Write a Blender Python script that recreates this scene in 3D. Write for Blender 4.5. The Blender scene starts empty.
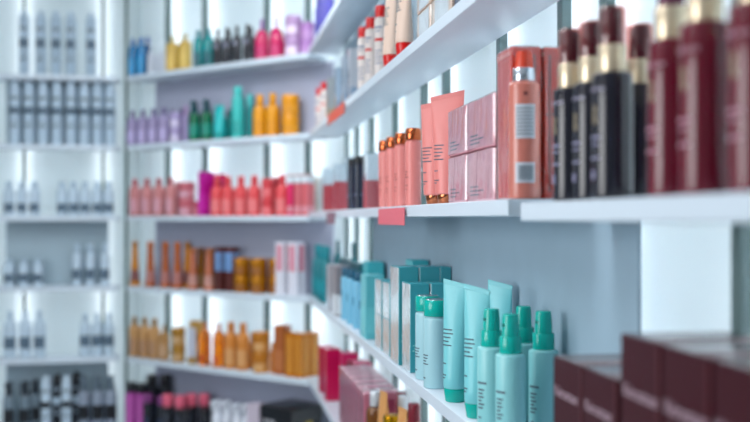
import bpy, math, random
from mathutils import Vector, Matrix
random.seed(7)
SC = bpy.context.scene
COL = SC.collection
EYE = 1.5                     # camera height over the floor
F = 950.0                     # focal length in pixels of a 750 px wide frame
R_ = math.radians

# ------------------------------------------------------------------ materials
def lin(h):
    h = h.lstrip('#')
    o = []
    for i in (0, 2, 4):
        c = int(h[i:i+2], 16) / 255
        o.append(c / 12.92 if c <= .04045 else ((c + .055) / 1.055) ** 2.4)
    return (o[0], o[1], o[2], 1)
_mats = {}
def rich(c, sat=1.10, gam=1.06):
    c = [x**gam for x in c[:3]]
    l = .25*c[0] + .65*c[1] + .1*c[2]
    return tuple(max(0, min(1, l + (x-l)*sat)) for x in c) + (1,)
def mat(hexcol, rough=.35, metal=0., trans=0., coat=0., bump=0., bscale=40., spec=.5, mottled=0.):
    k = (hexcol, rough, metal, trans, coat, bump, bscale, spec, mottled)
    if k in _mats: return _mats[k]
    m = bpy.data.materials.new('surface_' + hexcol.strip('#')); m.use_nodes = True
    nt = m.node_tree; b = nt.nodes['Principled BSDF']
    b.inputs['Base Color'].default_value = rich(lin(hexcol))
    b.inputs['Roughness'].default_value = rough
    b.inputs['Metallic'].default_value = metal
    b.inputs['Transmission Weight'].default_value = trans
    b.inputs['Coat Weight'].default_value = coat
    b.inputs['Coat Roughness'].default_value = .08
    b.inputs['Specular IOR Level'].default_value = spec
    tc = nt.nodes.new('ShaderNodeTexCoord')
    if mottled > 0:
        n = nt.nodes.new('ShaderNodeTexNoise'); n.inputs['Scale'].default_value = 14
        mx = nt.nodes.new('ShaderNodeMix'); mx.data_type = 'RGBA'; mx.blend_type = 'MULTIPLY'
        mx.inputs[6].default_value = rich(lin(hexcol))
        cr = nt.nodes.new('ShaderNodeValToRGB')
        cr.color_ramp.elements[0].color = (1 - mottled,) * 3 + (1,)
        cr.color_ramp.elements[1].color = (1, 1, 1, 1)
        nt.links.new(tc.outputs['Object'], n.inputs['Vector'])
        nt.links.new(n.outputs['Fac'], cr.inputs['Fac'])
        mx.inputs[0].default_value = 1
        nt.links.new(cr.outputs['Color'], mx.inputs[7])
        nt.links.new(mx.outputs[2], b.inputs['Base Color'])
    if bump > 0:
        n = nt.nodes.new('ShaderNodeTexNoise'); n.inputs['Scale'].default_value = bscale
        n.inputs['Detail'].default_value = 2; n.inputs['Distortion'].default_value = 1.2
        bp = nt.nodes.new('ShaderNodeBump'); bp.inputs['Strength'].default_value = bump
        bp.inputs['Distance'].default_value = .01
        nt.links.new(tc.outputs['Object'], n.inputs['Vector'])
        nt.links.new(n.outputs['Fac'], bp.inputs['Height'])
        nt.links.new(bp.outputs['Normal'], b.inputs['Normal'])
    _mats[k] = m
    return m
def film(name, tint, gloss=.22, bump=.6, scale=30, rough=.12):
    """thin wrinkled clear film"""
    m = bpy.data.materials.new(name); m.use_nodes = True; nt = m.node_tree; nt.nodes.clear()
    o = nt.nodes.new('ShaderNodeOutputMaterial'); mx = nt.nodes.new('ShaderNodeMixShader')
    t = nt.nodes.new('ShaderNodeBsdfTransparent'); g = nt.nodes.new('ShaderNodeBsdfGlossy')
    t.inputs['Color'].default_value = lin(tint); g.inputs['Roughness'].default_value = rough
    tc = nt.nodes.new('ShaderNodeTexCoord'); mp = nt.nodes.new('ShaderNodeMapping')
    mp.inputs['Scale'].default_value = (1, 1, .3)
    n = nt.nodes.new('ShaderNodeTexNoise'); n.inputs['Scale'].default_value = scale; n.inputs['Distortion'].default_value = 1.5
    bp = nt.nodes.new('ShaderNodeBump'); bp.inputs['Strength'].default_value = bump; bp.inputs['Distance'].default_value = .02
    nt.links.new(tc.outputs['Object'], mp.inputs['Vector']); nt.links.new(mp.outputs[0], n.inputs['Vector'])
    nt.links.new(n.outputs['Fac'], bp.inputs['Height']); nt.links.new(bp.outputs[0], g.inputs['Normal'])
    lw = nt.nodes.new('ShaderNodeLayerWeight'); lw.inputs['Blend'].default_value = .15
    ma = nt.nodes.new('ShaderNodeMath'); ma.operation = 'ADD'; ma.use_clamp = True; ma.inputs[1].default_value = gloss
    nt.links.new(lw.outputs['Facing'], ma.inputs[0]); nt.links.new(ma.outputs[0], mx.inputs[0])
    nt.links.new(t.outputs[0], mx.inputs[1]); nt.links.new(g.outputs[0], mx.inputs[2]); nt.links.new(mx.outputs[0], o.inputs[0])
    return m
def emit(name, hexcol, strength):
    m = bpy.data.materials.new(name); m.use_nodes = True; nt = m.node_tree; nt.nodes.clear()
    o = nt.nodes.new('ShaderNodeOutputMaterial'); e = nt.nodes.new('ShaderNodeEmission')
    e.inputs[0].default_value = lin(hexcol); e.inputs[1].default_value = strength
    nt.links.new(e.outputs[0], o.inputs[0]); return m
def acrylic():
    m = bpy.data.materials.new('opal_acrylic'); m.use_nodes = True; nt = m.node_tree; nt.nodes.clear()
    o = nt.nodes.new('ShaderNodeOutputMaterial'); mx = nt.nodes.new('ShaderNodeMixShader')
    d = nt.nodes.new('ShaderNodeBsdfDiffuse'); t = nt.nodes.new('ShaderNodeBsdfTranslucent')
    d.inputs[0].default_value = lin('#a9bcc4'); t.inputs[0].default_value = lin('#eef2f3')
    ad = nt.nodes.new('ShaderNodeAddShader'); e = nt.nodes.new('ShaderNodeEmission')
    e.inputs[0].default_value = lin('#d6e0e4'); e.inputs[1].default_value = PANEL_EMIT
    mx.inputs[0].default_value = .74
    nt.links.new(d.outputs[0], mx.inputs[1]); nt.links.new(t.outputs[0], mx.inputs[2])
    nt.links.new(mx.outputs[0], ad.inputs[0]); nt.links.new(e.outputs[0], ad.inputs[1]); nt.links.new(ad.outputs[0], o.inputs[0])
    return m
PANEL_EMIT = .12
LED_STRENGTH = 24
M_ACR = acrylic()
M_LED = emit('led_light', '#f4f8ff', LED_STRENGTH)
M_LED2 = emit('led_light_soft', '#f4f8ff', 7)
M_SHELF = mat('#ced8e1', .38)
M_INFILL = mat('#aaaec0', .45, mottled=.04)
M_INFILL_R = mat('#a0b5c3', .6, mottled=.10)
M_UPR = mat('#66797a', .4)
M_WALL = mat('#e4e8ea', .6)
M_WRAP = film('clear_wrap', '#ffffff', .10, .35, 16, .16)
M_CLEAR = film('clear_plastic', '#eef6fa', .12, .15, 12, .08)
M_INK = mat('#5c6c78', .6)

# ------------------------------------------------------------------ mesh data helpers: (verts, faces)
def lathe(prof, n=28, sy=1.0, z0=0.):
    v, f = [], []
    for r, z in prof:
        for i in range(n):
            a = 2 * math.pi * i / n
            v.append((r * math.cos(a), sy * r * math.sin(a), z + z0))
    for j in range(len(prof) - 1):
        for i in range(n):
            k = (i + 1) % n
            f.append((j*n+i, j*n+k, (j+1)*n+k, (j+1)*n+i))
    f.append(tuple(range(n - 1, -1, -1)))
    f.append(tuple((len(prof)-1)*n + i for i in range(n)))
    return v, f
def box(w, d, h, b=.0015, x=0, y=0, z=0):
    """box standing at z, edges chamfered"""
    b = min(b, w*.4, d*.4, h*.4)
    v, f = [], []
    X, Y = w/2, d/2
    for (ins, zz) in ((b, 0), (0, b), (0, h-b), (b, h)):
        xx, yy = X-ins, Y-ins
        for (px, py) in ((-xx+b, -yy), (xx-b, -yy), (xx, -yy+b), (xx, yy-b), (xx-b, yy), (-xx+b, yy), (-xx, yy-b), (-xx, -yy+b)):
            v.append((px+x, py+y, zz+z))
    for j in range(3):
        for i in range(8):
            k = (i+1) % 8
            f.append((j*8+i, j*8+k, (j+1)*8+k, (j+1)*8+i))
    f.append(tuple(range(7, -1, -1))); f.append(tuple(24+i for i in range(8)))
    return v, f
def arc(r, z0, z1, a0, a1, n=10, sy=1., t=.0007):
    """curved plate hugging a round body, angles in degrees from the front (-y)"""
    v, f = [], []
    for i in range(n+1):
        a = R_(a0 + (a1-a0)*i/n)
        for rr in (r - .0004, r + t):
            x, y = rr*math.sin(a), -rr*math.cos(a)*sy
            v += [(x, y, z0), (x, y, z1)]
    for i in range(n):
        a, b = i*4, (i+1)*4
        f += [(a+2, b+2, b+3, a+3), (a+1, b+1, b, a), (a+3, b+3, b+1, a+1), (a, b, b+2, a+2)]
    f += [(0, 2, 3, 1), (n*4+1, n*4+3, n*4+2, n*4)]
    return v, f
def tube(r, wt, h, z0, slant=0., n=32, sy=1.0, crimp=.010):
    """squeeze tube: round at z0, flat seam at the top"""
    v, f = [], []
    st = [(0, .93), (.012, 1.)] + [(t/9., 1.) for t in range(1, 9)] + [(.955, 1.), (1., 1.)]
    for t, s in st:
        a = (r + (wt/2 - r) * t**.9) * s
        b = max(.0011, r*sy*s*(1 - max(0, min(1, (t-.02)/.93)))**.62) if t < .95 else .0011
        for i in range(n):
            th = 2*math.pi*i/n
            x, y = a*math.cos(th), b*math.sin(th)
            v.append((x, y, z0 + h*t + slant*x*t*t))
    m = len(st)
    for j in range(m-1):
        for i in range(n):
            k = (i+1) % n
            f.append((j*n+i, j*n+k, (j+1)*n+k, (j+1)*n+i))
    f.append(tuple(range(n-1, -1, -1))); f.append(tuple((m-1)*n+i for i in range(n)))
    return v, f
def move(md, x=0, y=0, z=0, rz=0, rx=0, ry=0):
    M = Matrix.Translation((x, y, z)) @ Matrix.Rotation(rz, 4, 'Z') @ Matrix.Rotation(rx, 4, 'X') @ Matrix.Rotation(ry, 4, 'Y')
    return [tuple(M @ Vector(p)) for p in md[0]], md[1]
def merge(*mds):
    v, f = [], []
    for a, b in mds:
        o = len(v); v += list(a); f += [tuple(i+o for i in q) for q in b]
    return v, f
def lines(spec, y, t=.0006):
    """printed lines on a flat front at local y: (x0, z, width, height)"""
    return merge(*[box(w, t, hh, .0001, x0 + w/2, y - t/2, z) for (x0, z, w, hh) in spec])
def arclines(r, spec, sy=1.):
    """printed lines on a round body: (a0, z, a1, height)"""
    return merge(*[arc(r, z, z+hh, a0, a1, 4, sy) for (a0, z, a1, hh) in spec])
def arcprints(r, spec, m, par, sy=1.):
    """the printed lines as one part for each block of lines"""
    spec = sorted(spec, key=lambda t: t[1]); out = [[spec[0]]]
    for a in spec[1:]:
        if a[1] - (out[-1][-1][1] + out[-1][-1][3]) > .012: out.append([a])
        else: out[-1].append(a)
    return [('print', arclines(r, o, sy), m, par) for o in out]
def textmesh(s, size, depth=.0005):
    c = bpy.data.curves.new('lettering', 'FONT'); c.body = s; c.size = size; c.extrude = depth; c.resolution_u = 3
    o = bpy.data.objects.new('lettering', c); COL.objects.link(o)
    dg = bpy.context.evaluated_depsgraph_get(); dg.update()
    me = bpy.data.meshes.new_from_object(o.evaluated_get(dg))
    v = [tuple(q.co) for q in me.vertices]; f = [tuple(p.vertices) for p in me.polygons]
    bpy.data.objects.remove(o); bpy.data.curves.remove(c); bpy.data.meshes.remove(me)
    v = [(x, -z, y) for x, y, z in v]                  # stands upright, faces -y
    return v, f
def mesh(name, md, m):
    me = bpy.data.meshes.new(name)
    me.from_pydata([tuple(p) for p in md[0]], [], md[1])
    me.validate()
    me.polygons.foreach_set('use_smooth', [True]*len(me.polygons))
    me.set_sharp_from_angle(angle=R_(38))
    me.materials.append(m); me.update()
    return me

# ------------------------------------------------------------------ objects
_cache = {}
def thing(name, key, parts, loc, yaw, label, cat, group=None):
    """parts() -> list of (part name, mesh data, material, index of the part it belongs to or None[, label])"""
    r = bpy.data.objects.new(name, None); r.empty_display_size = .05
    COL.objects.link(r); r.location = loc; r.rotation_euler = (0, 0, yaw)
    r['label'] = label; r['category'] = cat
    if group: r['group'] = group
    if key not in _cache:
        _cache[key] = [(p[0], mesh(p[0], p[1], p[2]), p[3]) for p in parts()]
    obs = []
    for pn, me, par in _cache[key]:
        o = bpy.data.objects.new(pn, me); COL.objects.link(o)
        o.parent = r if par is None else obs[par]
        obs.append(o)
    return r
def single(name, md, m, loc=(0, 0, 0), yaw=0, label=None, cat=None, group=None, kind=None, parent=None):
    o = bpy.data.objects.new(name, mesh(name, md, m)); COL.objects.link(o)
    o.location = loc; o.rotation_euler = (0, 0, yaw)
    if parent: o.parent = parent
    if label: o['label'] = label
    if cat: o['category'] = cat
    if group: o['group'] = group
    if kind: o['kind'] = kind
    return o

# ------------------------------------------------------------------ the three shelf walls
class Wall:
    def __init__(s, o, ang):
        s.ang = R_(ang); s.U = Vector((math.cos(s.ang), math.sin(s.ang))); s.N = Vector((-math.sin(s.ang), math.cos(s.ang))); s.O = Vector(o)
    def pt(s, A, q, h):
        p = s.O + s.U*A + s.N*q
        return Vector((p.x, p.y, h + EYE))
    def A(s, px, q):
        k = (px - 375)/F; b = s.O + s.N*q
        return (k*b.y - b.x) / (s.U.x - k*s.U.y)
    def Y(s, px, q): return s.pt(s.A(px, q), q, 0).y
    def h(s, px, q, y): return (218.5 - y)/F * s.Y(px, q)
    def w(s, px, q, n): return n/F * s.Y(px, q)
D = .40
rn = Vector((math.cos(R_(9.85)), math.sin(R_(9.85))))
RW = Wall(rn*D, 9.85 - 90)
MW = Wall((-1.204, 4.574), -35.5)
LW = Wall((-1.204, 4.574), 9.85)
DEPTH = .156
LV = [.685, .353, .012, -.325, -.667, -1.0]
RV = [.70, .355, .0268, -.3215, -.66]
R2 = .0203

def slab(W, A0, A1, q0, q1, z0, z1, b=.001):
    v, f = box(A1-A0, q1-q0, z1-z0, b)
    return [tuple(W.pt((A0+A1)/2 + x, (q0+q1)/2 + y, z0 + z)) for x, y, z in v], f

def build_wall(W, name, A0, A1, strips, led_sides, infills, infill_mat, hw=.011, led=None, lo=.042, ld=.032, dark=(), pr=.022, upr=M_UPR):
    back = DEPTH + .11
    wall = single(name, slab(W, A0, A1, back, back+.05, -EYE, 1.2), M_WALL, kind='structure')
    xs = sorted(strips)
    edges = [A0] + xs + [A1]
    for a, b in zip(edges[:-1], edges[1:]):
        single('light_panel', slab(W, a, b, DEPTH, DEPTH+.003, -1.05, 1.2, .0005), M_ACR, parent=wall)
    for a in xs:
        u = single('upright', slab(W, a-hw, a+hw, DEPTH-pr, DEPTH, -1.05, 1.2), upr, parent=wall)
        for sd in (led_sides if a not in dark else ()):
            single('led_strip', slab(W, a+sd*lo-.004, a+sd*lo+.004, DEPTH+ld, DEPTH+ld+.006, -1.05, 1.2, .0005), led or M_LED, parent=wall)
    for (a, b, z0, z1) in infills:
        single('infill_panel', slab(W, a, b, DEPTH-.030, DEPTH-.025, z0, z1), infill_mat, parent=wall)
    return wall
T = .0235
q_s = DEPTH - .012
ext = DEPTH*.41
# corner unit
m_str = [MW.A(p, q_s) for p in (168, 205, 267, 308)] + [MW.A(127, q_s)]
mi = (MW.A(156, .13), 1.143+.03)
build_wall(MW, 'wall_back', -ext, 1.143+ext, m_str, (1,),
           [(mi[0], mi[1], LV[1], LV[0]-T), (mi[0], mi[1], LV[3], LV[2]-T), (mi[0], mi[1], LV[5], LV[4]-T)], M_INFILL, dark=(MW.A(127, q_s),))
l_str = [LW.A(p, q_s) for p in (24, 103)] + [LW.A(24, q_s) - .38, -.006]
li = (LW.A(6, .13), LW.A(108.5, .13))
build_wall(LW, 'wall_left', -1.1, ext, l_str, (-1, 1),
           [(li[0], li[1], LV[1], LV[0]-T), (li[0], li[1], LV[3], LV[2]-T), (li[0], li[1], LV[5], LV[4]-T)], mat('#a2b4be', .45, mottled=.04), .007, M_LED2, .018, .022, (-.006,), .012, mat('#24524a', .35))
r_str = [-a for a in (.53, .911, 1.256, 1.419, 1.743, 2.176, 2.41, 2.80, 3.22, 3.55, 3.82)]
RA0 = -3.905
build_wall(RW, 'wall_right', RA0-ext, -.2, r_str, (1,),
           [(RW.A(374, .13), RW.A(641, .13), RV[3], RV[2]-T), (RW.A(346, .13), RW.A(641, .13), RV[1], RV[0]-T)], M_INFILL_R, pr=.016)

# shelf boards
def shelf(W, A0, A1, top, label, q1=DEPTH-.032, q0=0):
    c = W.pt((A0+A1)/2, (q0+q1)/2, top-T)
    v, f = box(A1-A0, q1-q0, T, .0012)
    single('shelf_board', (v, f), M_SHELF, c, W.ang, label, 'shelf', 'white shelf boards')
names = ['top', 'second', 'third', 'fourth', 'fifth', 'lowest']
for i, lv in enumerate(LV):
    q0 = 0 if i < 5 else -.10
    what = ['blue and black bottles', 'lilac and yellow bottles', 'salmon and red bottles', 'amber flared bottles', 'tan and amber bottles', 'black and purple bottles'][i]
    shelf(MW, .012 if i < 5 else .046, 1.138, lv, 'white corner shelf board carrying the %s' % what, q0=q0)
    what = ['five tall silver cans', 'row of eight silver cans', 'groups of three and five short bottles', 'mixed short and medium silver bottles', 'two groups of three silver bottles', 'trigger sprays and dark cans'][i]
    shelf(LW, -1.05, LW.A(118, 0) if i < 5 else -.05, lv, 'white shelf board carrying the %s' % what, q0=q0)
for i, lv in enumerate(RV):
    what = ['purple bottles high up by the corner', 'cream tubes and red capped bottles', 'pink tubes and wrapped pink boxes', 'turquoise tubes, sprays and cartons', 'magenta cartons and peach pouches'][i]
    a1 = RW.A(507.5, 0) if i != 1 else -1.0
    if i == 0: a1 = -2.6
    shelf(RW, RA0+.012, a1, lv, 'long white wall shelf board carrying the %s' % what)
shelf(RW, RW.A(520.5, 0), -.25, R2, 'nearer white wall shelf board carrying black and dark red bottles')
shelf(RW, RW.A(520.5, 0), -.25, -.328, 'nearer white wall shelf board carrying the dark red boxes')
shelf(RW, RW.A(520.5, 0), -.25, -.667, 'lower nearer white wall shelf board under the dark red boxes')

# coloured tags clipped on the shelf edges
def tag(W, px0, px1, z0, z1, col, label):
    a0, a1 = W.A(px0, -.004), W.A(px1, -.004)
    t = thing('shelf_tag', ('tag', px0), lambda: [
        ('card', box(a1-a0, .0016, z1-z0, .0004), mat(col, .5), None),
        ('clip', box((a1-a0)*.9, .003, .006, .0005, 0, .0022, (z1-z0)*.72), mat('#c8ccd4', .3), None)],
        W.pt((a0+a1)/2, -.0050, z0), W.ang, label, 'tag')
tag(RW, 379, 405, RV[2]-.041, RV[2]-.004, '#d9717c', 'pink card tag hanging on the shelf edge below the copper capped bottles')
tag(RW, 327, 335, RV[2]-.045, RV[2]-.006, '#8a6a78', 'small mauve card tag on the shelf edge near the corner')
tag(RW, 328, 344.5, RV[1]-.04, RV[1]-.004, '#c25a4c', 'brick red card tag on the shelf edge below the red capped bottles')

# ------------------------------------------------------------------ product kinds
def shoulder(r0, r1, z0, z1, n=6):
    return [(r1 + (r0-r1)*math.cos(math.pi/2*i/n)**.9 if i < n else r1, z0 + (z1-z0)*math.sin(math.pi/2*i/n)) for i in range(n+1)]
def body_prof(r, h, rn, sh, taper=1.):
    rb = r*taper
    return [(rb*.86, 0), (rb*.97, .0012), (rb, .004), (r, h-sh)] + shoulder(r, rn, h-sh, h)[1:]
def cap_prof(r, h, bev=.12):
    return [(r*.97, 0), (r, .001), (r, h*(1-bev)), (r*(1-bev*.8), h*.985), (r*(1-bev*1.6), h)]

def bottle(h, d, ch, cd, sh, bm, cm, lab=None, lz=(.2, .55), la=60, sy=1., taper=1., capbev=.12, band=None, n=28):
    def parts():
        hb = h - ch; r = d/2; rn_ = min(cd/2*.94, r)
        p = [('body', lathe(body_prof(r, hb-.003, rn_, sh, taper) + [(rn_*.9, hb-.003), (rn_*.9, hb)], n, sy), bm, None),
             ('cap', lathe(cap_prof(cd/2, ch, capbev), n, max(sy, min(1, sy*d/cd)), hb), cm, None)]
        if lab: p.append(('label', arc(r*(1+taper)/2 if taper < 1 else r, hb*lz[0], hb*lz[1], -la, la, 12, sy), lab, 0))
        if band: p.append(('collar', lathe([(cd/2*1.06, 0), (cd/2*1.06, ch*.18)], n, sy, hb), band, 1))
        return p
    return parts
def flared(h, rb, rt, bm, cm, lab):
    def parts():
        pr = [(rb*.9, 0), (rb, .003)] + [(rt + (rb-rt)*(1 - t/10)**1.7, .003 + (h*.86-.003)*t/10) for t in range(1, 11)]
        return [('body', lathe(pr), bm, None),
                ('cap', lathe(cap_prof(rt*1.04, h*.14, .08), 28, 1, h*.86), cm, None),
                ('label', lathe([(pr[2][0]+.0006, pr[2][1]), (pr[3][0]+.0006, pr[3][1]), (pr[4][0]+.0006, pr[4][1]), (pr[5][0]+.0006, pr[5][1])]), lab, 0)]
    return parts
def can(h, d, bm, cm, lab, lz=(.42, .56), top=None):
    def parts():
        r = d/2
        return [('body', lathe([(r*.9, 0), (r, .003), (r, h*.86), (r*.96, h*.875), (r*.8, h*.9)]), bm, None),
                ('cap', lathe([(r*.78, h*.9), (r*.8, h*.93), (r*.62, h*.97), (r*.3, h)]), cm, None),
                ('label', arc(r, h*lz[0], h*lz[1], -62, 62, 12), lab, 0),
                ('print', arclines(r, [(-50, h*(lz[0]-.1), 50, h*.02), (-40, h*(lz[0]-.2), 40, h*.05)]), mat('#7f8c98', .4), 0),
                ('print', arclines(r, [(-45, h*.68, 45, h*.06)]), mat('#7f8c98', .4), 0)]
    return parts
def sprayer(h, d, bm, cm, lab, ch=.3, sy=1., ink=None):
    """trigger spray"""
    def parts():
        hb = h*(1-ch); r = d/2; c = h*ch
        head = merge(lathe([(r*.66, 0), (r*.66, c*.35), (r*.5, c*.42), (r*.5, c*.6)], 20, 1, hb),
                     box(r*.9, r*2.0, c*.38, .002, 0, -r*.25, hb+c*.6))
        lever = move(box(r*.5, .004, c*.55, .001), 0, -r*1.0, hb+c*.1, 0, R_(18))
        noz = move(lathe([(r*.28, 0), (r*.28, r*.35)], 16), 0, -r*1.25, hb+c*.8, 0, R_(90))
        return [('body', lathe(body_prof(r, hb, r*.66, hb*.16)), bm, None), ('spray_head', head, cm, None),
                ('trigger', lever, cm, 1), ('nozzle', noz, cm, 1), ('label', arc(r, hb*.18, hb*.6, -60, 60, 12), lab, 0)]
    return parts
def mist(h, d, ch, cd, bm, cm, hm=None, collar=None, prints=None, sh=.006, sy=1., labels=(), over=None, fine=False):
    """fine mist spray: collar plus tapered overcap"""
    def parts():
        hb = h - ch; r = d/2; rc = cd/2
        n = 40 if fine else 28
        p = [('body', lathe(body_prof(r, hb, rc*.85, sh), n, sy), bm, None),
             ('collar', lathe([(rc*.98, 0), (rc, .001), (rc, ch*.40), (rc*.96, ch*.42)], n, 1, hb), collar or cm, None),
             ('spray_cap', lathe([(rc*.80, 0), (rc*.80, ch*.12), (rc*.74, ch*.45), (rc*.70, ch*.56), (rc*.6, ch*.58)], n, 1, hb+ch*.42), cm, None),
             ('nozzle', move(lathe([(rc*.16, 0), (rc*.16, .0018)], 12), 0, -rc*.76, hb+ch*.72, 0, R_(90)), hm or cm, 2)]
        if prints: p += arcprints(r, prints, M_INK, 0, sy)
        for (z0, z1, a0, a1, m) in labels: p.append(('label', arc(r, z0, z1, a0, a1, 12, sy), m, 0))
        if over: p.append(('overcap', lathe([(rc*.97, 0), (rc*.97, ch*.56), (rc*.9, ch*.6)], n, 1, hb+ch*.42), over, None))
        return p
    return parts
def pump(h, d, bm, cm, lab=None, ch=.3, sh=.25):
    def parts():
        hb = h*(1-ch); r = d/2; c = h*ch
        head = merge(lathe([(r*.34, 0), (r*.34, c*.35), (r*.12, c*.4), (r*.12, c*.75), (r*.36, c*.77), (r*.36, c)], 20, 1, hb),
                     box(r*.34, r*1.3, c*.14, .001, 0, -r*.6, hb+c*.83))
        p = [('body', lathe(body_prof(r, hb, r*.36, hb*sh)), bm, None), ('pump_head', head, cm, None)]
        if lab: p.append(('label', arc(r, hb*.15, hb*.6, -58, 58, 12), lab, 0))
        return p
    return parts
def jar(h, d, bm, lm, lab=None):
    def parts():
        r = d/2
        p = [('body', lathe([(r*.88, 0), (r*.96, .002), (r*.96, h*.52)]), bm, None),
             ('lid', lathe([(r*.98, 0), (r, .001), (r, h*.40), (r*.95, h*.46), (r*.8, h*.475)], 28, 1, h*.52), lm, None)]
        if lab: p.append(('label', arc(r*.96, h*.1, h*.45, -60, 60, 12), lab, 0))
        return p
    return parts
def carton(w, d, h, bm, panel=None, pz=(.1, .5), wrap=None, lid=None, prt=None, side=None, pw=.84):
    def parts():
        p = [('body', box(w, d, h, .0012), bm, None)]
        if panel: p.append(('label', merge(box(w*pw, .0008, h*(pz[1]-pz[0]), .0002, 0, -d/2-.0003, h*pz[0]), box(.0008, d*pw, h*(pz[1]-pz[0]), .0002, w/2+.0003, 0, h*pz[0])), panel, 0))
        if prt: p.append(('print', lines([(x*w - w/2, z*h, ww*w, hh*h) for x, z, ww, hh in prt], -d/2), M_INK, 0))
        if lid: p.append(('lid', box(w+.002, d+.002, h*.14, .001, 0, 0, h*.865), lid, None))
        if side: p.append(('side_panel', box(.001, d*.8, h*.86, .0003, w/2+.0003, 0, h*.07), side, 0))
        if wrap: p.append(('wrapper', box(w+.004, d+.004, h+.002, .0035, 0, 0, 0), wrap, None))
        return p
    return parts
def sqtube(h, rc, wt, ch, bm, cm, slant=0., prt=None, sy=1., capr=None):
    """squeeze tube standing on its cap"""
    def parts():
        capr_ = capr or rc
        p = [('body', tube(rc, wt, h-ch, ch, slant, 36, sy), bm, None),
             ('cap', lathe([(capr_*.80, 0), (capr_*.84, .001), (capr_*.97, ch*.86), (capr_*.97, ch*.93), (capr_*.9, ch*.95), (capr_*.9, ch)], 36, sy), cm, None),
             ('crimp', move(box(wt*1.0, .0026, .0075, .0006), 0, 0, h-.0085, 0, 0, -math.atan(slant)*1.0), bm, 0)]
        if prt:
            sp, last = [], None
            for (x, z, w, hh) in sorted(prt, key=lambda q: q[1]):
                if last is not None and z - last > .012:
                    p.append(('print', merge(*sp), M_INK, 0)); sp = []
                last = z
                t = (z - ch)/(h-ch); b = rc*sy*(1-max(0, min(1, (t-.02)/.93)))**.62; a = rc + (wt/2-rc)*t**.9
                n = 4
                for i in range(n):
                    xa = x + w*(i+.5)/n
                    yy = -b*math.sqrt(max(0, 1-(xa/a)**2))
                    sp.append(box(w/n*1.05, .0016, hh, .0001, xa, yy, z))
            p.append(('print', merge(*sp), M_INK, 0))
        return p
    return parts

ORD = ['first', 'second', 'third', 'fourth', 'fifth', 'sixth', 'seventh', 'eighth', 'ninth', 'tenth']
NUM = ['zero', 'one', 'two', 'three', 'four', 'five', 'six', 'seven', 'eight', 'nine', 'ten']
def put(name, key, parts, W, px, q, lv, label, cat, group=None, yaw=0, dz=0, A=None):
    a = W.A(px, q) if A is None else A
    return thing(name, key, parts, W.pt(a, q, lv+dz+.0003), W.ang + R_(yaw), label, cat, group)
def row(name, key, parts, W, pxs, q, lv, desc, frm, cat, group, rev=False, yaw=0, dz=0):
    n = len(pxs)
    for i, px in enumerate(pxs):
        j = n-1-i if rev else i
        lab = '%s, %s of %s from %s' % (desc, ORD[j], NUM[n], frm) if n > 1 else '%s, beside %s' % (desc, frm)
        qq = q[i] if isinstance(q, (list, tuple)) else q
        put(name, key, parts, W, px, qq, lv, lab, cat, group, yaw + random.uniform(-6, 6), dz)

# ================================================================== LEFT UNIT: silver cans
sil, sil2, lab_d = mat('#b0c2d0', .3), mat('#c0d0dc', .3), mat('#5c6e7e', .4)
row('hairspray_can', 'lc0', can(.315, .047, sil, sil2, lab_d), LW, [24, 41, 56, 71, 91], .065, LV[0],
    'tall silver can on the top shelf', 'the corner unit', 'can', 'tall silver cans on the top shelf', True)
row('hairspray_can', 'lc1', can(.312, .054, sil, sil2, lab_d, (.46, .58)), LW, [15, 29, 43, 57, 71, 84.5, 97.5, 110], .06, LV[1],
    'silver can in the full row of eight', 'the corner unit', 'can', 'row of eight silver cans', True)
s2 = bottle(.165, .050, .03, .03, .02, sil2, sil, lab_d, (.15, .45))
row('shampoo_bottle', 'ls2', s2, LW, [9, 22, 34.5], .06, LV[2], 'short silver bottle under the eight cans', 'the five short bottles', 'bottle', 'short silver bottles', True)
row('shampoo_bottle', 'ls2', s2, LW, [62, 73.5, 85, 97, 108.5], .06, LV[2], 'short silver bottle in the group of five', 'the corner unit', 'bottle', 'short silver bottles', True)
s3 = bottle(.13, .050, .02, .036, .012, sil2, sil, lab_d, (.2, .55))
row('shampoo_bottle', 'ls3', s3, LW, [9, 23.5, 38], .06, LV[3], 'squat silver bottle in the group of three', 'the taller trio', 'bottle', 'squat silver bottles', True)
s3b = bottle(.205, .048, .045, .028, .03, sil2, sil, lab_d, (.2, .5))
row('shampoo_bottle', 'ls3b', s3b, LW, [77, 90.5, 105], .06, LV[3], 'medium silver bottle beside the squat trio', 'the corner unit', 'bottle', 'medium silver bottles', True)
s4 = bottle(.225, .058, .04, .024, .045, sil2, sil, lab_d, (.25, .55))
row('shampoo_bottle', 'ls4', s4, LW, [10, 25, 39.5], .06, LV[4], 'sloped silver bottle on the fifth shelf, outer trio', 'the inner trio', 'bottle', 'sloped silver bottles', True)
s4b = bottle(.205, .053, .035, .024, .035, sil2, sil, lab_d, (.3, .6))
row('shampoo_bottle', 'ls4b', s4b, LW, [85, 97, 109], .06, LV[4], 'sloped silver bottle on the fifth shelf, inner trio', 'the corner unit', 'bottle', 'sloped silver bottles', True)
clr = mat('#8fa0ac', .15, 0, .35); blk = mat('#16181e', .3); blk2 = mat('#23262e', .25)
row('spray_bottle', 'lt5', sprayer(.222, .055, clr, mat('#39424c', .4), blk), LW, [9, 25], .05, LV[5], 'grey trigger spray on the lowest shelf', 'the open end', 'spray bottle', 'trigger sprays on the lowest shelf')
put('spray_bottle', 'lt5', sprayer(.222, .055, clr, mat('#39424c', .4), blk), LW, 35, .09, LV[5], 'grey trigger spray standing behind against the lowest silver can', 'spray bottle', 'trigger sprays on the lowest shelf')
lc5 = can(.245, .048, sil2, sil2, blk, (.38, .5))
put('hairspray_can', 'lc5', lc5, LW, 46, .05, LV[5], 'pale silver can on the lowest shelf next to the trigger sprays', 'can')
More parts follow.
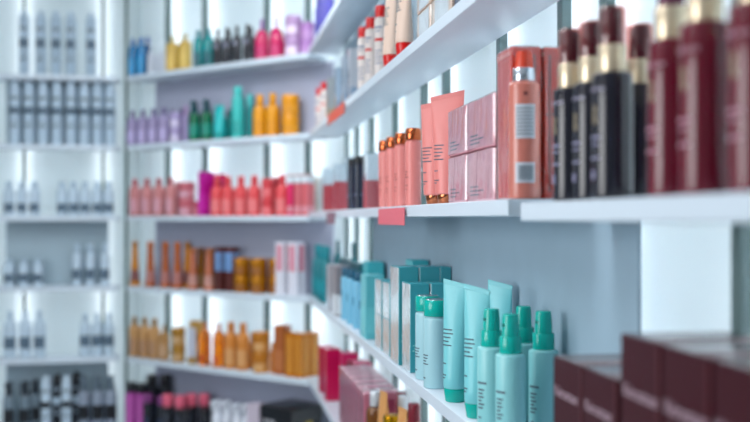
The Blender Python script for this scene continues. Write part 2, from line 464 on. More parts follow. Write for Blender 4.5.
put('hairspray_can', 'lc5d', can(.25, .042, blk2, blk, sil), LW, 57, .07, LV[5], 'dark can between two silver cans on the lowest shelf', 'can')
put('hairspray_can', 'lc5', lc5, LW, 66.5, .05, LV[5], 'pale silver can on the lowest shelf between the dark cans', 'can')
put('hairspray_can', 'lc5d', can(.25, .042, blk2, blk, sil), LW, 76, .10, LV[5], 'dark can behind the clear trigger sprays on the lowest shelf', 'can')
row('spray_bottle', 'lt5b', sprayer(.24, .058, mat('#a9b4c4', .15, 0, .3), mat('#6d7c88', .3), blk), LW, [84, 98, 111], .05, LV[5], 'clear trigger spray on the lowest shelf', 'the corner unit', 'spray bottle', 'clear trigger sprays', True)

# ================================================================== CORNER UNIT
cn = 'the silver cans'
G = 'bottles in the corner unit'
# --- top shelf
b = mat('#2c84b8', .25, 0, .15)
row('shampoo_bottle', 'm0b', bottle(.186, .042, .03, .020, .02, b, mat('#2a5f98', .3), mat('#4d9fce', .4), (.1, .6)), MW, [133, 141.5], .05, LV[0], 'bright blue bottle on the top shelf', cn, 'bottle', 'blue bottles')
row('shampoo_bottle', 'm0bd', bottle(.195, .040, .03, .020, .02, mat('#1d4e7c', .25), mat('#2a4f98', .3)), MW, [140.5, 148], .1, LV[0], 'dark blue bottle behind the bright blue pair', cn, 'bottle', 'dark blue bottles')
wh = mat('#d5dae4', .3, 0, .2)
row('pump_bottle', 'm0w', pump(.152, .036, wh, mat('#dfe6ee', .3)), MW, [151, 158, 164.5], [.05, .09, .05], LV[0], 'frosted white pump bottle beside the yellow bottles', cn, 'bottle', 'white pump bottles')
yl = mat('#cfae5c', .3, 0, .1)
row('shampoo_bottle', 'm0y', bottle(.172, .060, .03, .022, .022, yl, mat('#b8a878', .3), mat('#d9bb6e', .4), (.1, .55)), MW, [172.5, 185], .055, LV[0], 'straw yellow bottle with slim neck', cn, 'bottle', 'yellow bottles')
te = mat('#119a9c', .18, 0, .3)
row('shampoo_bottle', 'm0t', bottle(.178, .047, .03, .022, .03, te, mat('#0b7780', .3), mat('#0c5c66', .4), (.05, .5)), MW, [198.5, 208.5], .055, LV[0], 'glossy teal bottle on the top shelf', cn, 'bottle', 'teal bottles')
bk = mat('#20222b', .25)
row('shampoo_bottle', 'm0k', bottle(.168, .041, .04, .017, .02, bk, blk, mat('#6d6f80', .4), (.62, .78), 45), MW, [217.5, 227, 237, 247.5], .05, LV[0], 'black bottle with grey emblem on the top shelf', cn, 'bottle', 'black bottles')
row('shampoo_bottle', 'm0k2', bottle(.168, .041, .04, .017, .02, bk, blk), MW, [229, 251], .1, LV[0], 'black bottle behind the black top row', cn, 'bottle', 'black bottles')
pk = mat('#d8336f', .15, 0, .35)
row('perfume_bottle', 'm0p', bottle(.178, .060, .045, .013, .05, pk, mat('#8a3a9c', .3), mat('#b83468', .4), (.05, .4)), MW, [262, 276.5], .04, LV[0], 'round magenta bottle with thin purple neck', cn, 'bottle', 'magenta bottles')
put('perfume_bottle', 'm0p2', bottle(.115, .04, .025, .013, .04, mat('#c94a78', .2, 0, .3), mat('#8a3a9c', .3)), MW, 285.5, .1, LV[0], 'small magenta bottle tucked behind against the lilac jars', 'bottle')
lj = jar(.087, .074, mat('#bb9fc0', .4), mat('#b193b8', .35), mat('#e2d2e4', .5))
put('cosmetic_jar', 'lj', lj, MW, 293.5, .06, LV[0], 'lilac jar on the top shelf, lower of the stack by the magenta bottles', 'jar', 'lilac jars')
put('cosmetic_jar', 'lj', lj, MW, 293.5, .06, LV[0], 'lilac jar on the top shelf, upper of the stack by the magenta bottles', 'jar', 'lilac jars', dz=.0875)
put('cosmetic_jar', 'lj2', jar(.07, .058, mat('#b890c0', .4), mat('#a87cb4', .35)), MW, 307.5, .075, LV[0], 'lilac jar in the corner of the top shelf, lower of the stack', 'jar', 'lilac jars')
put('cosmetic_jar', 'lj2', None, MW, 307.5, .075, LV[0], 'lilac jar in the corner of the top shelf, upper of the stack', 'jar', 'lilac jars', dz=.0705)
# --- second shelf
lil = mat('#9a90b2', .35)
row('shampoo_bottle', 'm1l', bottle(.168, .055, .03, .022, .03, lil, mat('#6d6488', .35), mat('#b6abd0', .45), (.1, .5)), MW, [132.5, 143, 153.5, 164], .04, LV[1], 'lilac bottle with dark slim cap', cn, 'bottle', 'lilac bottles')
row('shampoo_bottle', 'm1l2', bottle(.165, .046, .03, .017, .04, mat('#8d83ac', .35), mat('#584f74', .35)), MW, [172, 181.5], .1, LV[1], 'darker lilac bottle behind the lilac row', cn, 'bottle', 'lilac bottles')
put('cosmetic_jar', 'm1j', jar(.07, .056, mat('#b9aecb', .3), mat('#a497bd', .3), mat('#d5cde0', .4)), MW, 175.5, .04, LV[1], 'lilac jar at the end of the lilac bottles, lower of two', 'jar', 'small lilac jars')
put('cosmetic_jar', 'm1j', None, MW, 175.5, .04, LV[1], 'lilac jar at the end of the lilac bottles, upper of two', 'jar', 'small lilac jars', dz=.0705)
put('spray_bottle', 'm1s', mist(.175, .036, .05, .02, mat('#9a8fb4', .3), mat('#a78cb4', .3)), MW, 186, .06, LV[1], 'lilac mist spray next to the green sprays', 'spray bottle')
grn = mat('#0b7a55', .12, 0, .35)
row('spray_bottle', 'm1g', sprayer(.188, .053, grn, mat('#0c4f58', .3), mat('#128a78', .3)), MW, [194.5, 207], .055, LV[1], 'dark green trigger spray on the second shelf', cn, 'spray bottle', 'green trigger sprays', yaw=30)
tq = mat('#3fb4b4', .35)
put('cosmetic_tube', 'm1t', sqtube(.155, .029, .054, .03, tq, mat('#2a9a98', .35)), MW, 219.5, .04, LV[1], 'light teal squeeze tube beside the green sprays', 'tube')
put('shampoo_bottle', 'm1td', bottle(.14, .044, .03, .024, .02, mat('#15807e', .3), mat('#0f6a6a', .3)), MW, 229.5, .1, LV[1], 'dark teal bottle behind the teal tube', 'bottle')
put('shampoo_bottle', 'm1tb', bottle(.232, .056, .04, .040, .03, mat('#4bb5b0', .35), mat('#56bcb8', .35), mat('#3a9c98', .4), (.1, .4)), MW, 238, .055, LV[1], 'tallest teal bottle standing beside the yellow bottles', 'bottle')
put('shampoo_bottle', 'm1tc', bottle(.20, .042, .05, .03, .02, mat('#177f80', .3), mat('#5ab6b4', .35)), MW, 250, .10, LV[1], 'dark teal bottle with pale cap behind the yellow bottles', 'bottle')
ye = mat('#d9982c', .35)
row('shampoo_bottle', 'm1y', bottle(.186, .060, .045, .032, .036, ye, mat('#dc9a2c', .35), mat('#d08f38', .45), (.08, .5)), MW, [260, 273], .055, LV[1], 'golden yellow bottle with wide cap', cn, 'bottle', 'yellow bottles with caps')
yj = jar(.086, .076, ye, mat('#d8951f', .3), mat('#c98a34', .45))
put('cosmetic_jar', 'yj', yj, MW, 290.5, .06, LV[1], 'golden yellow jar, lower of the two beside the yellow bottles', 'jar', 'yellow jars')
put('cosmetic_jar', 'yj', yj, MW, 290.5, .06, LV[1], 'golden yellow jar, upper of the two beside the yellow bottles', 'jar', 'yellow jars', dz=.0865)
# --- third shelf
sa = mat('#bd7f80', .4)
row('shampoo_bottle', 'm2s', bottle(.178, .057, .03, .028, .032, sa, mat('#a85a62', .4), mat('#c796a0', .45), (.1, .55)), MW, [135, 147, 159, 171], .035, LV[2], 'salmon bottle with narrow cap', cn, 'bottle', 'salmon bottles')
put('shampoo_bottle', 'm2s2', bottle(.165, .046, .03, .022, .045, mat('#bf6a70', .4), mat('#a85a62', .4)), MW, 177.5, .1, LV[2], 'salmon bottle half hidden behind the salmon jars', 'bottle')
sj = jar(.078, .078, mat('#c07a84', .4), mat('#b8636e', .35), mat('#c79aa6', .5))
put('cosmetic_jar', 'sj', sj, MW, 186.5, .055, LV[2], 'salmon jar, lower of the two beside the salmon bottles', 'jar', 'salmon jars')
put('cosmetic_jar', 'sj', sj, MW, 186.5, .055, LV[2], 'salmon jar, upper of the two beside the salmon bottles', 'jar', 'salmon jars', dz=.0785)
put('product_carton', 'm2c', carton(.04, .03, .066, mat('#b8586a', .4), mat('#c97b88', .4)), MW, 199, .06, LV[2], 'small dusky pink box between salmon jars and magenta carton', 'box')
put('product_carton', 'm2m', carton(.036, .07, .20, mat('#b4178e', .35), mat('#c43aa4', .4)), MW, 206.5, .05, LV[2], 'tall magenta carton before the red bottles', 'box')
put('product_carton', 'm2m2', carton(.05, .03, .19, mat('#c22466', .35), mat('#d04a7c', .4)), MW, 221, .1, LV[2], 'crimson carton standing behind the first red bottles', 'box')
rd = mat('#d45458', .38)
row('shampoo_bottle', 'm2r', bottle(.175, .060, .04, .030, .034, rd, mat('#c9474e', .4), mat('#d97a7c', .45), (.1, .55)), MW, [217, 228, 241, 254.5], [.05, .055, .055, .05], LV[2], 'coral red bottle', 'the magenta carton', 'bottle', 'coral red bottles')
rj = jar(.08, .056, rd, mat('#c9474e', .35), mat('#d9787c', .5))
put('cosmetic_jar', 'rj', rj, MW, 268, .055, LV[2], 'coral red jar, lower of the two between red bottles', 'jar', 'red jars')
put('cosmetic_jar', 'rj', rj, MW, 268, .055, LV[2], 'coral red jar, upper of the two between red bottles', 'jar', 'red jars', dz=.0805)
put('shampoo_bottle', 'm2r', None, MW, 282.5, .055, LV[2], 'coral red bottle between the red jars and pink cartons', 'bottle', 'coral red bottles')
put('shampoo_bottle', 'm2rb', bottle(.168, .04, .04, .03, .03, mat('#bf2f3c', .4), mat('#b0303c', .4)), MW, 275.5, .1, LV[2], 'deep red bottle in the gap behind the red jars', 'bottle')
for i, (p, c, s) in enumerate([(293.5, '#d4426c', 'magenta'), (301, '#cc7078', 'rose'), (308, '#c96a70', 'brick pink')]):
    put('product_carton', ('m2pc', i), carton(.030, .05, .135, mat(c, .35), mat('#d59aa2', .4), (.1, .3)), MW, p, .05, LV[2], '%s carton in the group carrying the clear boxes' % s, 'box')
    put('product_carton', ('m2pk', i), carton(.030, .05, .036, mat('#c6d2da', .2), mat('#e8eef2', .2), (.2, .7), None, mat('#c07c74', .4)), MW, p, .05, LV[2], 'small clear box with red lid on the %s carton' % s, 'box', dz=.1355)
# --- fourth shelf
am = mat('#d08a24', .15, 0, .15); am2 = mat('#a5582c', .18)
fl = flared(.215, .027, .0135, am, mat('#a8701c', .25), mat('#7a4a48', .4))
fl2 = flared(.215, .0275, .0145, am2, mat('#b0602a', .25), mat('#a8706a', .4))
put('shampoo_bottle', 'm3a', fl, MW, 135, .055, LV[3], 'amber flared bottle, nearest the silver cans', 'bottle', 'flared bottles')
row('shampoo_bottle', 'm3b', fl2, MW, [150.5, 165.5, 177.5], .04, LV[3], 'copper brown flared bottle beyond the amber one', cn, 'bottle', 'flared bottles')
put('shampoo_bottle', 'm3a', None, MW, 187.5, .1, LV[3], 'amber flared bottle behind the copper brown ones', 'bottle', 'flared bottles')
fl3 = flared(.19, .026, .015, mat('#b06a50', .25), mat('#a0603c', .3), mat('#b88a80', .4))
row('shampoo_bottle', 'm3c', fl3, MW, [193, 209], .034, LV[3], 'short rosy flared bottle before the dark brown bottles', cn, 'bottle', 'flared bottles')
row('shampoo_bottle', 'm3d', flared(.19, .026, .016, mat('#8a5a24', .25), mat('#70421c', .3), mat('#8a6a44', .4)), MW, [201, 215], .099, LV[3], 'brown flared bottle behind the rosy ones', cn, 'bottle', 'flared bottles')
row('product_carton', 'm3e', carton(.040, .05, .198, mat('#5a2f2c', .2), mat('#7a9cc8', .15), (.45, .88)), MW, [222, 232.5], .055, LV[3], 'dark brown carton with painted pale blue reflection', cn, 'box', 'brown cartons')  # panel colour paints a blue window reflection on the carton
bj = jar(.076, .072, mat('#a86c24', .22, .3), mat('#b57a2a', .22, .4), mat('#8d5a2a', .4))
for i, (p, q) in enumerate([(242, .05), (258.5, .05), (276.5, .09)]):
    for k in range(2):
        put('cosmetic_jar', 'bj', bj, MW, p, q, LV[3], 'bronze jar, %s of the %s stack from the brown cartons' % (['lower', 'upper'][k], ORD[i]), 'jar', 'bronze jars', dz=.0765*k)
pc = carton(.052, .06, .225, mat('#d9d9e2', .4), mat('#d08c9c', .4), (.45, .94), pw=.62)
row('product_carton', 'm3p', pc, MW, [284.5, 297], .06, LV[3], 'white carton with pink upper half', 'the bronze jars', 'box', 'pink and white cartons')
# --- fifth shelf
tn = mat('#b88f62', .4)
row('shampoo_bottle', 'm4t', bottle(.19, .055, .035, .024, .03, tn, mat('#8f6c34', .3), mat('#a88468', .45), (.1, .55)), MW, [134.5, 144.5, 154.5], .055, LV[4], 'tan bottle with gold neck', cn, 'bottle', 'tan bottles')
put('shampoo_bottle', 'm4t4', bottle(.165, .046, .03, .016, .045, mat('#a87f50', .4), mat('#8a6628', .3), mat('#b8977a', .45), (.1, .55)), MW, 164.5, .05, LV[4], 'shorter tan bottle beside the tan jars', 'bottle', 'tan bottles')
tj = jar(.08, .064, mat('#b48a50', .3, .2), mat('#a67a38', .3, .3), mat('#c2a27c', .45))
put('cosmetic_jar', 'tj', tj, MW, 178.5, .05, LV[4], 'tan jar beside the tan bottles, lower of two', 'jar', 'tan jars')
put('cosmetic_jar', 'tj', tj, MW, 178.5, .05, LV[4], 'tan jar beside the tan bottles, upper of two', 'jar', 'tan jars', dz=.0805)
put('cosmetic_tube', 'm4w', sqtube(.165, .022, .048, .03, mat('#b9bcc8', .35), mat('#a8864a', .3)), MW, 192, .045, LV[4], 'pale grey tube between tan jars and amber bottles', 'tube')
put('cosmetic_jar', 'm4j2', jar(.19, .06, mat('#c2a070', .35), mat('#b08a4a', .35)), MW, 196, .1, LV[4], 'tall tan canister behind the pale grey tube', 'canister')
ga = mat('#e08218', .08, 0, .7)
row('shampoo_bottle', 'm4g', bottle(.195, .056, .03, .018, .045, ga, mat('#a85a10', .25), mat('#b4520a', .3), (.1, .3), 35), MW, [205, 219], .05, LV[4], 'glowing amber glass bottle', cn, 'bottle', 'amber glass bottles')
row('shampoo_bottle', 'm4o', bottle(.205, .059, .04, .030, .04, mat('#c78446', .35), mat('#c0782c', .3), mat('#cf9c6c', .45), (.1, .55)), MW, [231, 243], .05, LV[4], 'caramel bottle beside the amber glass bottles', cn, 'bottle', 'caramel bottles')
put('shampoo_bottle', 'm4o2', bottle(.16, .036, .04, .02, .04, mat('#b8702c', .35), mat('#c0782c', .3)), MW, 253, .104, LV[4], 'caramel bottle behind the caramel jars', 'bottle', 'caramel bottles')
oj = jar(.088, .074, mat('#c0823e', .35), mat('#b57630', .3), mat('#cba070', .45))
put('cosmetic_jar', 'oj', oj, MW, 261.5, .05, LV[4], 'caramel jar before the brown carton, lower of two', 'jar', 'caramel jars')
put('cosmetic_jar', 'oj', oj, MW, 261.5, .05, LV[4], 'caramel jar before the brown carton, upper of two', 'jar', 'caramel jars', dz=.0885)
put('shampoo_bottle', 'm4o3', bottle(.13, .03, .03, .018, .02, mat('#b8702c', .35), mat('#c0782c', .3)), MW, 273.5, .06, LV[4], 'small slim caramel bottle between jars and brown carton', 'bottle', 'caramel bottles')
put('product_carton', 'm4c', carton(.056, .05, .21, mat('#a5613a', .35), mat('#b5744c', .4)), MW, 282.5, .06, LV[4], 'tall brown carton before the orange boxes', 'box')
oc = carton(.043, .055, .185, mat('#b87328', .35), mat('#c08440', .4), (.1, .9), pw=.8)
row('product_carton', 'm4oc', oc, MW, [293, 302], .045, LV[4], 'orange brown carton at the corner', 'the brown carton', 'box', 'orange cartons')
put('product_carton', 'm4oc', None, MW, 311.5, .102, LV[4], 'orange brown carton set back, last before the corner', 'box', 'orange cartons')
# --- lowest shelf
pu = mat('#a04a94', .35)
row('shampoo_bottle', 'm5p', bottle(.225, .056, .045, .048, .01, pu, blk, mat('#b25ea4', .4), (.1, .9)), MW, [131.5, 142], [-.03, -.02], LV[5], 'purple bottle with black cap on the lowest shelf', cn, 'bottle', 'purple bottles with black caps')
row('shampoo_bottle', 'm5k', bottle(.255, .062, .05, .05, .01, blk2, blk, mat('#1c2c4c', .4), (.3, .55)), MW, [152, 165], [.05, .08], LV[5], 'black bottle with navy label on the lowest shelf', cn, 'bottle', 'large black bottles')
row('shampoo_bottle', 'm5k2', bottle(.185, .046, .04, .045, .01, blk2, mat('#7a3c74', .35), mat('#1c2c4c', .4), (.3, .55)), MW, [148, 162], [-.04, -.04], LV[5], 'black bottle with plum cap on the lowest shelf', cn, 'bottle', 'plum capped bottles')
pj = bottle(.20, .054, .055, .051, .006, blk, mat('#d0667c', .4), mat('#343844', .4), (.4, .8))
row('shampoo_bottle', 'm5j', pj, MW, [168, 180.5, 191.5, 204.5], [-.05, -.04, .02, .06], LV[5], 'black bottle with wide pink cap', cn, 'bottle', 'pink capped black bottles')
row('shampoo_bottle', 'm5j2', bottle(.15, .045, .03, .04, .01, blk2, blk), MW, [186, 204], [-.065, -.02], LV[5], 'low black bottle before the white sprays', cn, 'bottle', 'low black bottles')
row('spray_bottle', 'm5w', sprayer(.195, .044, mat('#dfe2ea', .3), mat('#e4e8ef', .3), mat('#8890a0', .4)), MW, [217, 227, 237, 247], [.0, .02, 0, .02], LV[5], 'white trigger spray on the lowest shelf', cn, 'spray bottle', 'white trigger sprays')
put('product_carton', 'm5c', carton(.07, .06, .205, mat('#c7bcc8', .4), mat('#ddd6de', .4)), MW, 257.5, .01, LV[5], 'pale mauve carton beside the large black gift box', 'box')
def giftbox():
    w, d, h = .19, .17, .225
    t1 = move(textmesh('shu', .055), -.085, -d/2-.0002, h-.07)
    em = move(merge(lathe([(.016, 0), (.016, .0008)], 6), move(lathe([(.012, 0), (.012, .0008)], 6), .018, .006, 0), move(lathe([(.01, 0), (.01, .0008)], 6), -.016, -.008, 0)), w/2+.0002, 0, h-.075, R_(90), R_(90))
    return [('body', box(w, d, h*.74, .002), blk2, None), ('lid', box(w+.004, d+.004, h*.26, .002, 0, 0, h*.74), blk, None),
            ('lettering', t1, mat('#e6e6ea', .4), 0), ('emblem', em, mat('#b8a24a', .3, .6), 1)]
put('gift_box', 'gift', giftbox, MW, 291.5, .0, LV[5], 'large black gift box with white lettering and gold emblem', 'box', yaw=-8)

# ================================================================== RIGHT WALL
# --- shelf above: purple bottles seen past its end
row('shampoo_bottle', 'r0p', bottle(.2, .04, .04, .03, .01, mat('#4a4696', .3), mat('#3a3880', .3)), RW, [319.5, 324, 329], .04, RV[0], 'indigo bottle on the highest wall shelf', 'the corner', 'bottle', 'indigo bottles')
# --- cream tubes shelf
crm = mat('#e6cdbd', .42); redc = mat('#cc1c18', .28); offw = mat('#dcd2cd', .4)
def redbottle():
    r, h = .0165, .188
    p = bottle(h, r*2, .030, .029, .008, offw, redc, None)()
    p += arcprints(r, [(10, .128, 85, .006), (14, .120, 70, .003), (14, .038, 80, .003), (14, .046, 70, .003), (14, .054, 80, .003), (14, .062, 66, .003), (14, .070, 80, .003)], mat('#8d93a4', .5), 0)
    p.append(('red_mark', arclines(r, [(12, .096, 90, .007)]), redc, 0))
    return p
row('shampoo_bottle', 'r1rb', redbottle, RW, [363.5, 371.2, 380.8], .03, RV[1], 'cream bottle with shiny red cap, upright', 'the cream tubes', 'bottle', 'red capped cream bottles', True)
row('shampoo_bottle', 'r1rb', redbottle, RW, [310.5, 315, 319.5, 324.5], .05, RV[1], 'distant white bottle with red cap', 'the corner', 'bottle', 'distant red capped bottles')
cp = [(-.014, .105+i*.0065, .022 - .004*(i % 3), .0022) for i in range(7)] + [(-.014, .075, .010, .002), (-.014, .06, .008, .002)]
ct = sqtube(.21, .0205, .05, .034, crm, redc, 0, cp)
row('cosmetic_tube', 'r1ct', ct, RW, [391.2, 404.5], .026, RV[1], 'cream squeeze tube standing on its red cap', 'the wrapped cream boxes', 'tube', 'cream tubes', True, yaw=20)
put('cosmetic_tube', 'r1ct', None, RW, 399, .085, RV[1], 'cream squeeze tube standing behind the front cream tubes', 'tube', 'cream tubes', yaw=20)
crb = mat('#d9c0ae', .4)
for i, (x0, x1) in enumerate([(414.6, 428.6), (429.4, 449)]):
    a0, a1 = RW.A(x0, .01), RW.A(x1, .01)
    kk = carton(a1-a0-.005, .1, .055, crb, mat('#e4ecf4', .2), (.05, .95), M_WRAP, pw=.7)
    for k in range(3):
        put('product_carton', ('r1cb', i), kk, RW, 0, .065, RV[1], 'film wrapped cream box, %s in the %s the cream tubes' % (['lowest', 'middle', 'topmost'][k], ['stack next to', 'stack one away from'][i]), 'box', 'wrapped cream boxes', dz=.0575*k, A=(a0+a1)/2)
put('product_carton', 'r1nb', carton(.07, .1, .09, mat('#1c2440', .25), mat('#26304e', .3)), RW, 0, .065, RV[1], 'navy box beyond the wrapped cream boxes', 'box', A=RW.A(450, .01)+.045)
for i, (p, c, cc) in enumerate([(334, '#b9b4b2', 'grey'), (343, '#c0cad6', 'bluish'), (350, '#c3c6ce', 'silvery'), (356.5, '#cfc8ca', 'pinkish white')]):
    put('product_carton', ('r1cc', i), carton(.045, .05, .16+.012*(i > 1), mat(c, .3), mat('#c8ac88' if i == 0 else '#9aa6b8', .4), (.05, .3), M_CLEAR, prt=[(.2, .5, .6, .05), (.2, .6, .5, .04)]), RW, p, .05, RV[1], '%s carton between the red capped bottle groups' % cc, 'box', 'pale cartons on the upper wall shelf')
# --- pink shelf
pnk = mat('#de8b86', .4, coat=.1); cop = mat('#c8714e', .16, .9)
def copperbottle():
    r = .0182; h = .171
    p = bottle(h, r*2, .027, r*1.96, .007, pnk, cop, None, taper=.93, capbev=.2, n=40)()
    p += arcprints(r*.975, [(8, .062+i*.006, 8+[34, 22, 30][i % 3], .0022) for i in range(3)] + [(8, .036, 30, .002), (8, .044, 36, .002)], mat('#a0605c', .5), 0)
    return p
row('shampoo_bottle', 'r2cb', copperbottle, RW, [385.5, 393.2, 402.2, 413.3], .04, RV[2], 'pink bottle with shiny copper cap', 'the pink squeeze tubes', 'bottle', 'copper capped bottles', True)
tp = [(-.023, .085+i*.0068, [.020, .014, .018, .016][i % 4], .002) for i in range(5)] + [(-.022, .063, .008, .002), (-.022, .045, .011, .002), (-.022, .040, .006, .002)]
pt_ = sqtube(.213, .0235, .068, .019, pnk, mat('#c07a5c', .14, .95), .16, tp, 1.0, .021)
put('cosmetic_tube', 'r2pt', pt_, RW, 447.5, .05, RV[2], 'pink squeeze tube on copper cap, against the wrapped pink boxes', 'tube', 'pink tubes', yaw=58)
put('cosmetic_tube', 'r2pt1', sqtube(.2055, .0235, .062, .019, pnk, mat('#c07a5c', .14, .95), .16, tp, 1.0, .021), RW, 435.5, .043, RV[2], 'pink squeeze tube on copper cap, against the copper capped bottles', 'tube', 'pink tubes', yaw=58)
pkb = mat('#d79aa6', .35); drk = mat('#b04a54', .35)
for i, (x0, x1) in enumerate([(447.6, 465.6), (466.4, 493.6)]):
    a0, a1 = RW.A(x0, .016), RW.A(x1, .016)
    kk = carton(a1-a0-.005, .09, .0795, pkb, None, wrap=M_WRAP, side=drk, prt=[(.1, .12, .35, .03), (.1, .2, .5, .03), (.1, .28, .3, .03)])
    for k in range(2):
        put('product_carton', ('r2pb', i), kk, RW, 0, .016+.047, RV[2], 'film wrapped pink box, %s of the stack %s' % (['lower', 'upper'][k], ['touching the pink tubes', 'touching the tall red box'][i]), 'box', 'wrapped pink boxes', dz=.082*k, A=(a0+a1)/2)
rb = mat('#cc3f34', .25, coat=.1)
A1 = -1.292
def redbox():
    w, d, h = .064, .045, .217
    fr = merge(box(w, .0012, .006, .0002, 0, -d/2-.0004, h-.012))
    sd = merge(box(.0012, .004, h*.9, .0002, w/2+.0004, -.014, h*.05), box(.0012, .004, h*.9, .0002, w/2+.0004, .012, h*.05), box(.0012, d*.9, .0035, .0002, w/2+.0004, 0, h*.55))
    return [('body', box(w, d, h, .0015), rb, None), ('border', fr, mat('#d98a80', .35), 0), ('side_stripe', sd, mat('#8f241f', .3), 0),
            ('wrapper', box(w+.004, d+.003, h+.002, .003), M_WRAP, None)]
put('gift_box', 'r2rb', redbox, RW, 0, .0425, RV[2], 'tall red box in clear film behind the orange spray, front one', 'box', 'tall red boxes', A=A1-.033)
put('gift_box', 'r2rb', redbox, RW, 0, .0915, RV[2], 'tall red box in clear film behind the orange spray, rear one', 'box', 'tall red boxes', A=A1-.033)
wl = mat('#c9ccd4', .45); bar = mat('#8a949c', .5)
def orangespray():
    r = .0217
    p = mist(.2055, r*2, .042, .031, mat('#c47a6e', .25, coat=.3), mat('#d2523f', .25), None, mat('#c8cdd4', .15, .9), None, .007, labels=[(.083, .13, 40, 112, wl), (.022, .05, 40, 112, wl)], fine=True)()
    p.append(('barcode', arclines(r+.0008, [(52+i*6, .026, 52+i*6+3.6, .020) for i in range(9)]), bar, 5))
    p += arcprints(r+.0008, [(44, .088+i*.005, 106, .002) for i in range(8)], bar, 4)
    p.append(('emblem', arclines(r, [(70, .142, 84, .005)]), mat('#6a2a28', .4), 0))
    return p
put('spray_bottle', 'r2os', orangespray, RW, 524, .0307, RV[2], 'orange pink spray bottle with silver collar and white back labels', 'spray bottle')
# far part of the pink shelf
rr = mat('#c9565c', .35); cl = mat('#e4e8ec', .25)
def clearcarton(w, d, h, frac):
    def parts():
        return [('tray', box(w*.92, d*.92, h*frac, .001), rr, None), ('insert', box(w*.8, d*.8, h*(.97-frac), .002, 0, 0, h*frac), cl, None),
                ('wrapper', box(w, d, h, .0015), M_CLEAR, None)]
    return parts
row('product_carton', 'r2cc', clearcarton(.05, .05, .165, .62), RW, [329, 340.5], .055, RV[2], 'clear carton with red lower part, beside the black bottles', 'the corner', 'box', 'clear red cartons')
put('product_carton', 'r2cc2', clearcarton(.05, .055, .16, .5), RW, 374, .06, RV[2], 'clear carton with red lower part, beside the copper capped bottles', 'box', 'clear red cartons')
row('shampoo_bottle', 'r2bk', bottle(.162, .028, .022, .027, .003, mat('#242a3c', .22), mat('#12151c', .3), mat('#4a5470', .3), (.3, .34)), RW, [351.8, 358.8, 365.5], [.04, .045, .06], RV[2], 'slim black bottle on the pink wall shelf', 'the corner', 'bottle', 'slim black bottles')
put('product_carton', 'r2lk', clearcarton(.08, .04, .20, .15), RW, 349, .105, RV[2], 'large clear carton behind the slim black bottles', 'box')
put('product_carton', 'r2wc', carton(.06, .05, .15, mat('#d3cfc8', .4), mat('#e2ddd4', .4)), RW, 318, .06, RV[2], 'cream carton at the corner end of the pink shelf', 'box')
# --- nearer pink level shelf: black and red bottles
gold = mat('#dccbb2', .26, .6); plum = mat('#5e2444', .25); blb = mat('#1b1826', .16, coat=.3)
def emblem_print(r):
    k = [(-8, .082, -5, .022), (-4, .09, 3, .003), (0, .094, 6, .008), (0, .082, 7, .008)]
    return arclines(r, [(a-30, z, b_-30, hh) for a, z, b_, hh in k])
def blackbottle():
    r = .0217
    p = mist(.209, r*2, .070, .031, blb, plum, None, gold, None, .004, over=film('pink_clear', '#eab0a8', .05, 0, 5, .1) if 'pc' not in _cache else None, fine=True)()
    lt = textmesh('Kérastase', .0075, .0003)
    v = []
    for x, y, z in lt[0]:
        a = (x - .016)/r - R_(28)
        v.append(((r+.0006-y*.3)*math.sin(a), -(r+.0006-y*.3)*math.cos(a), z+.118))
    p.append(('lettering', (v, lt[1]), mat('#b9b4c8', .35), 0))
    p.append(('emblem', emblem_print(r), gold, 0))
    p += arcprints(r, [(-55, .066, -8, .003), (-50, .059, -14, .002), (-55, .044, -10, .0025), (-52, .022, -30, .010)], mat('#8f8ca4', .4), 0)
    return p
for px, q, lb in [(571, .036, 'black mist bottle with gold collar, beside the orange spray'), (592, .043, 'black mist bottle with gold collar, between two others and set slightly back'),
                  (612.5, .034, 'black mist bottle with gold collar, largest in view next to the wine bottles'), (640, .106, 'black mist bottle standing in the rear row before the wine bottles')]:
    put('spray_bottle', 'r3bb', blackbottle, RW, px, q, R2, lb, 'spray bottle', 'black mist bottles', yaw=38)
wine = mat('#650c24', .16, coat=.3)
def winebottle():
    r = .0225
    p = mist(.232, r*2, .076, .032, wine, plum, None, gold, None, .004, fine=True)()
    lt = textmesh('Kérastase', .0085, .0003)
    v = []
    for x, y, z in lt[0]:
        a = (x - .018)/r - R_(28)
        v.append(((r+.0006-y*.3)*math.sin(a), -(r+.0006-y*.3)*math.cos(a), z+.128))
    p.append(('lettering', (v, lt[1]), mat('#c49aa8', .35), 0))
    p.append(('emblem', move(emblem_print(r), 0, 0, .012), gold, 0))
    p += arcprints(r, [(-55, .066, -8, .003), (-50, .059, -14, .002), (-55, .044, -10, .0025)], mat('#b48a98', .4), 0)
    return p
for px, q, lb in [(671, .050, 'wine red mist bottle with gold collar, next to the black bottles'), (705, .040, 'wine red mist bottle with gold collar, middle one of three'), (757, .043, 'wine red mist bottle cut off by the picture edge')]:
    put('spray_bottle', 'r3wb', winebottle, RW, px, q, R2, lb, 'spray bottle', 'wine red mist bottles', yaw=38)

